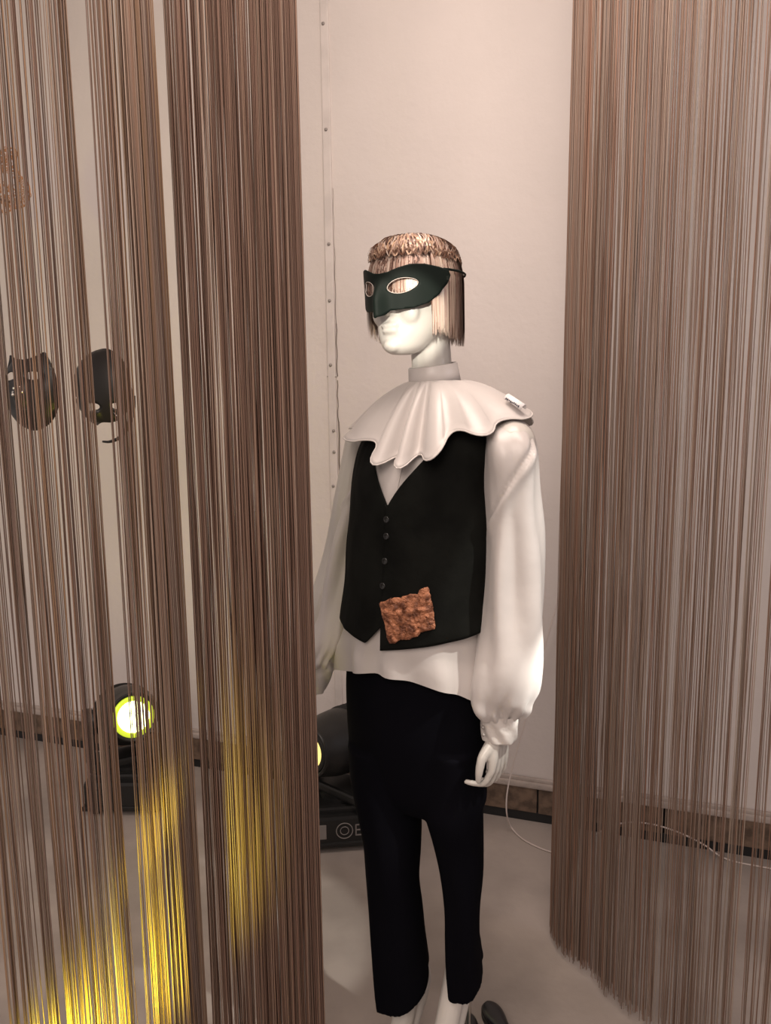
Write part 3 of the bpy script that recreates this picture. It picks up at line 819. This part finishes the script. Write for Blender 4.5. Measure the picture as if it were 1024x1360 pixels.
# ------------------------------------------------------------------ stage lights
def stage_light(label, loc, rz, yaw, tilt, lensmat, rim, first=None):
    """moving head: base box, turning yoke, barrel head with lens. Local front is -Y"""
    root = empty('stage_light', loc, rz); tag(root, label, 'stage light')
    b = MB(); b.box((0, 0, .075), (.27, .24, .11), None, .014); b.box((0, 0, .135), (.20, .19, .03), None, .01); b.box((0, 0, .030), (.285, .25, .018), None, .005); 
    base_ = b.obj('base', m_plastic, root, False)
    for x in (-.1, .1):
        for y in (-.09, .09): b = MB(); b.lathe([(.016, 0), (.016, .022)], 14, Matrix.Translation((x, y, 0))); b.obj('rubber_foot', m_black, base_, False)
    if lensmat is m_lens2:
        b = MB(); ring_pts = [Vector((.005+.027*math.cos(a), -.1215, .078+.027*math.sin(a))) for a in [2*PI*i/28 for i in range(29)]]
        b.tube(ring_pts, .0018, 6); b.tube([Vector((.005+.014*math.cos(a), -.1215, .078+.014*math.sin(a))) for a in [2*PI*i/20 for i in range(21)]], .0015, 6)
        for dz in (-.018, 0, .018): b.box((.054, -.1212, .078+dz), (.022, .002, .004))
        b.box((.043, -.1212, .078), (.004, .002, .040)); b.obj('ring_emblem', m_grey, base_, False)
    b = MB(); b.box((-.085, -.1212, .078), (.06, .004, .050), None, .0015); b.obj('display', m_grey if lensmat is m_lens2 else m_button, base_, False)
    # yoke
    Y = Matrix.Rotation(yaw, 4, 'Z')
    b = MB(); b.lathe([(.07, .148), (.07, .160), (.05, .166)], 32, Y); b.box((0, 0, .178), (.30, .11, .035), Y.to_3x3(), .01)
    for sx in (-1, 1):
        c = Y @ Vector((sx*.138, 0, .265)); b.box(c, (.030, .10, .18), Y.to_3x3(), .012)
        b.lathe([(.052, -.017), (.052, .017)], 28, Y @ Matrix.Translation((sx*.138, 0, .335)) @ Matrix.Rotation(PI/2, 4, 'Y'))
    b.obj('yoke', m_plastic, root, False)
    # head: barrel along local -Y, tilted
    H = Y @ Matrix.Translation((0, 0, .338)) @ Matrix.Rotation(tilt, 4, 'X') @ Matrix.Rotation(PI/2, 4, 'X')
    b = MB(); prof = [(.001, -.135), (.055, -.13), (.088, -.105), (.104, -.06), (.110, 0), (.106, .05), (.094, .10), (.084, .135), (.086, .15), (.080, .152), (.074, .142), (.001, .138)]
    b.lathe(prof, 48, H)
    for z in (-.09, -.06, -.03): b.lathe([(.106, z-.003), (.114, z), (.106, z+.003)], 48, H)
    hd = b.obj('lamp_head', m_plastic, root)
    b = MB(); b.lathe([(.001, .150), (.030, .1485), (.052, .146), (.056, .143)], 40, H); ln = b.obj('lens', lensmat, hd)
    b = MB(); b.lathe([(.0565, .1435), (.060, .147), (.071, .145), (.073, .142)], 40, H); b.obj('lens_rim', rim, hd)
    return root, H
def aim(px, py, Yd, zl): return P(px, py, Yd)
p1 = G(163, 1082); p1 += Vector((0, .11, 0))
d1 = math.atan2(p1.x, p1.y)
r1, H1 = stage_light('black moving head stage light with lit yellow green lens, behind the left string curtain', (p1.x, p1.y, 0), 0, .50, -.30, m_lens, m_ring)
p2 = G(450, 1137) + Vector((0, .14, 0))
r2, H2 = stage_light('black moving head stage light with ring emblem on its base, left of the mannequin legs', (p2.x, p2.y, 0), .12, -.82, -.10, m_lens2, m_plastic)
# beam of the lit stage light
lp = Vector(r1.location) + (H1 @ Vector((0, 0, .16)))
spot('stage_light_beam', lp, P(212, 1040, 1.16), 8.5, .7, 50, (1.0, 0.84, 0.05), .03)

# ------------------------------------------------------------------ string curtains
def curtain(name, label, pathpts, count, seed, dens, rad, z0, z1, pal, wav=1.0, tops=None, clump=.5, zig=.012):
    rnd = random.Random(seed); pts = [Vector((*p, 0)) for p in pathpts]
    fine = path(pts, 200) if len(pts) > 2 else [pts[0].lerp(pts[1], i/199) for i in range(200)]
    V = []; F = []; C = []; seg = 4; m = 22
    cw = sum(d[2]*(d[1]-d[0]) for d in dens)
    i = 0
    clumps = {}
    for s in range(count):
        r = rnd.uniform(0, cw)
        for d in dens:
            w_ = d[2]*(d[1]-d[0])
            if r <= w_: u = d[0]+(d[1]-d[0])*r/max(w_, 1e-9); break
            r -= w_
        x = u*199; k = min(int(x), 198); p = fine[k].lerp(fine[k+1], x-k); tg = (fine[k+1]-fine[k]).normalized(); nn = Vector((-tg.y, tg.x, 0))
        ck = int(u*70); 
        if ck not in clumps:
            q = random.Random(seed*977+ck); clumps[ck] = (q.uniform(0, 6.3), q.uniform(.5, 1.4), q.uniform(-1, 1), q.choice(pal))
        cp, cf, cl, cc = clumps[ck]
        off = rnd.uniform(-zig, zig); ph = rnd.uniform(0, 6.3); fr = rnd.uniform(1.2, 3.2); am = rnd.uniform(.0005, .0022)*wav
        lean = rnd.gauss(0, .0030)*wav + cl*.0035*wav; pull = rnd.uniform(.2, .9)*clump
        zb = z0+rnd.uniform(0, .035); r_ = rad*rnd.uniform(.75, 1.25)
        c0 = rnd.choice(pal) if rnd.random() < .6 else cc; g = rnd.uniform(.75, 1.25); col = tuple(v*g for v in c0)
        cu = (ck+.5)/70; kk = min(int(cu*199), 198); cpnt = fine[kk]
        n0 = len(V)
        for j in range(m+1):
            t = j/m; z = z1+(zb-z1)*t
            h = t
            q = p + nn*(off*(.3+.7*h)) + tg*(math.sin(ph+fr*z*2)*am*(.3+h) + lean*h*2) + nn*(math.cos(ph+fr*z*1.7)*am*h)
            q += (cpnt-p)*(pull*sm(.05, .6, h)*(.75+.25*math.sin(cp+cf*z*3)))
            for a in range(seg):
                an = 2*PI*a/seg+ph; V.append((q.x+r_*math.cos(an), q.y+r_*math.sin(an), z)); C.append(col)
        for j in range(m):
            for a in range(seg): F.append((n0+j*seg+a, n0+j*seg+(a+1) % seg, n0+(j+1)*seg+(a+1) % seg, n0+(j+1)*seg+a))
    b = MB(); b.v = V; b.f = F; o = b.obj('string_curtain', m_str); colour_attr(o.data, C)
    tag(o, label, 'string curtain', kind='stuff')
    b = MB(); off = Vector((0, 0, z1-.006)); b.tube([q+off for q in fine[::8]+[fine[-1]]], .008, 8)
    rl = b.obj('curtain_rail', m_chrome, o); 
    return o
def XY(px, Y, py=527):
    p = P(px, py, Y); return (p.x, p.y)
BR = [(.30, .19, .145), (.26, .16, .12), (.36, .24, .18), (.20, .115, .085), (.46, .34, .27), (.30, .19, .145)]
BR2 = [(.36, .25, .19), (.40, .29, .23), (.30, .19, .14), (.46, .36, .29), (.33, .23, .19), (.38, .24, .15)]
BR3 = [(.32, .22, .17), (.38, .28, .23), (.26, .165, .12), (.43, .34, .28), (.36, .21, .15), (.32, .24, .20)]
curtain('a', 'brown string curtain at the far left, in front of the hanging masks and lit stage light',
        [XY(-60, .98), XY(20, 1.02), XY(90, 1.08), XY(150, 1.14), XY(205, 1.20), XY(226, 1.26)], 640, 3,
        [(0, .28, .55), (.28, .52, .50), (.52, .565, .0), (.565, .64, .5), (.64, .735, .6), (.735, .97, 3.9), (.97, 1, 2.0)], .00085, .02, 3.32, BR2, 1.0, clump=.8)
curtain('b', 'dense brown string curtain directly left of the mannequin',
        [XY(243, 1.30), XY(300, 1.30), XY(350, 1.27), XY(385, 1.26), XY(403, 1.29)], 520, 5,
        [(0, .12, 1.3), (.12, .22, .9), (.22, .45, 1.4), (.45, .50, .7), (.50, .70, 1.4), (.70, .735, .25), (.735, .9, 1.3), (.9, 1, 1.9)], .00082, .02, 3.32, BR, .8, clump=.55)
e0 = G(735, 1246); e1 = G(751, 1272); e2 = G(785, 1302); e3 = G(832, 1348)
curtain('c', 'brown string curtain to the right of the mannequin, bunched thickly at its left edge',
        [(e0.x, e0.y), (e1.x, e1.y), (e2.x, e2.y), (e3.x, e3.y), (e3.x+.12, e3.y-.13), (e3.x+.32, e3.y-.25), (e3.x+.60, e3.y-.34)], 900, 9,
        [(0, .15, 3.9), (.15, .22, 1.5), (.22, .55, 1.15), (.55, 1.0, 1.15)], .00085, .012, 3.32, BR3, 1.0, clump=.55)

# ------------------------------------------------------------------ white cable
def cable():
    pts = [W(764, 560, .02), W(752, 700, .03), W(742, 790, .05), W(722, 865, .08), W(700, 950, .10), W(683, 1010, .12), W(674, 1050, .14), W(673, 1080, .15)]
    pts[0].z = max(pts[0].z, .1)
    top = pts[0].copy(); top.z = 2.4; pts = [top]+pts
    pts += [G(680, 1100, .012), G(700, 1118, .004), G(738, 1133, .004), G(770, 1131, .004)]
    a = [W(790, 1110, .035), W(812, 1097, .026), W(840, 1092, .024), W(872, 1096, .024), W(905, 1107, .026), W(935, 1122, .04)]
    pts += a + [G(965, 1141, .004), G(1020, 1153, .004), G(1060, 1160, .004)]
    b = MB(); b.tube(path(pts, 160), .0026, 8); o = b.obj('power_cable', m_cable)
    tag(o, 'thin white cable hanging down the wall and looping across the floor', 'cable')
cable()

# ------------------------------------------------------------------ shoes behind the feet
def shoe(label, px, py, rz, s):
    p = G(px, py, .0); root = empty('shoe', (p.x, p.y, 0), rz); tag(root, label, 'shoe')
    # toe towards local +Y
    rs = []
    for y, w_, h in ((-.14, .018, .05), (-.125, .030, .06), (-.08, .033, .062), (-.02, .032, .058), (.04, .040, .046), (.09, .040, .036), (.125, .028, .026), (.14, .008, .018)): rs.append((y, w_, h))
    vs = []; fs = []; n = 20; m = 36
    for i in range(m+1):
        y, w_, h = cr(rs, i/m)
        for k in range(n):
            a = 2*PI*k/n; z = math.sin(a); z = max(z, -.55) ; vs.append((w_*s*math.cos(a), y*s, (.014+h*.5+h*.5*z/1.0)*s))
    for i in range(m):
        for k in range(n): fs.append((i*n+k, i*n+(k+1) % n, (i+1)*n+(k+1) % n, (i+1)*n+k))
    fs.append(tuple(range(n))); fs.append(tuple(m*n+k for k in range(n)))
    b = MB(); b.add(vs, fs); b.obj('upper', m_shoe, root)
    b = MB(); n2 = 40; ol = []
    for i in range(m+1):
        y, w_, h = cr(rs, i/m); ol.append(((w_+.003)*s, y*s))
    poly = ol+[(-x, y) for x, y in ol[::-1]]; k = len(poly)
    b.add([(x, y, 0) for x, y in poly]+[(x, y, .024*s) for x, y in poly], [tuple(range(k))[::-1], tuple(range(k, 2*k))]+[(i, (i+1) % k, k+(i+1) % k, k+i) for i in range(k)])
    b.obj('sole', m_black, root, False)
shoe('black shoe lying behind the mannequin feet, the right one of two', 664, 1372, .25, .58)
shoe('black shoe lying behind the mannequin feet, the left one of two', 626, 1388, .1, .58)
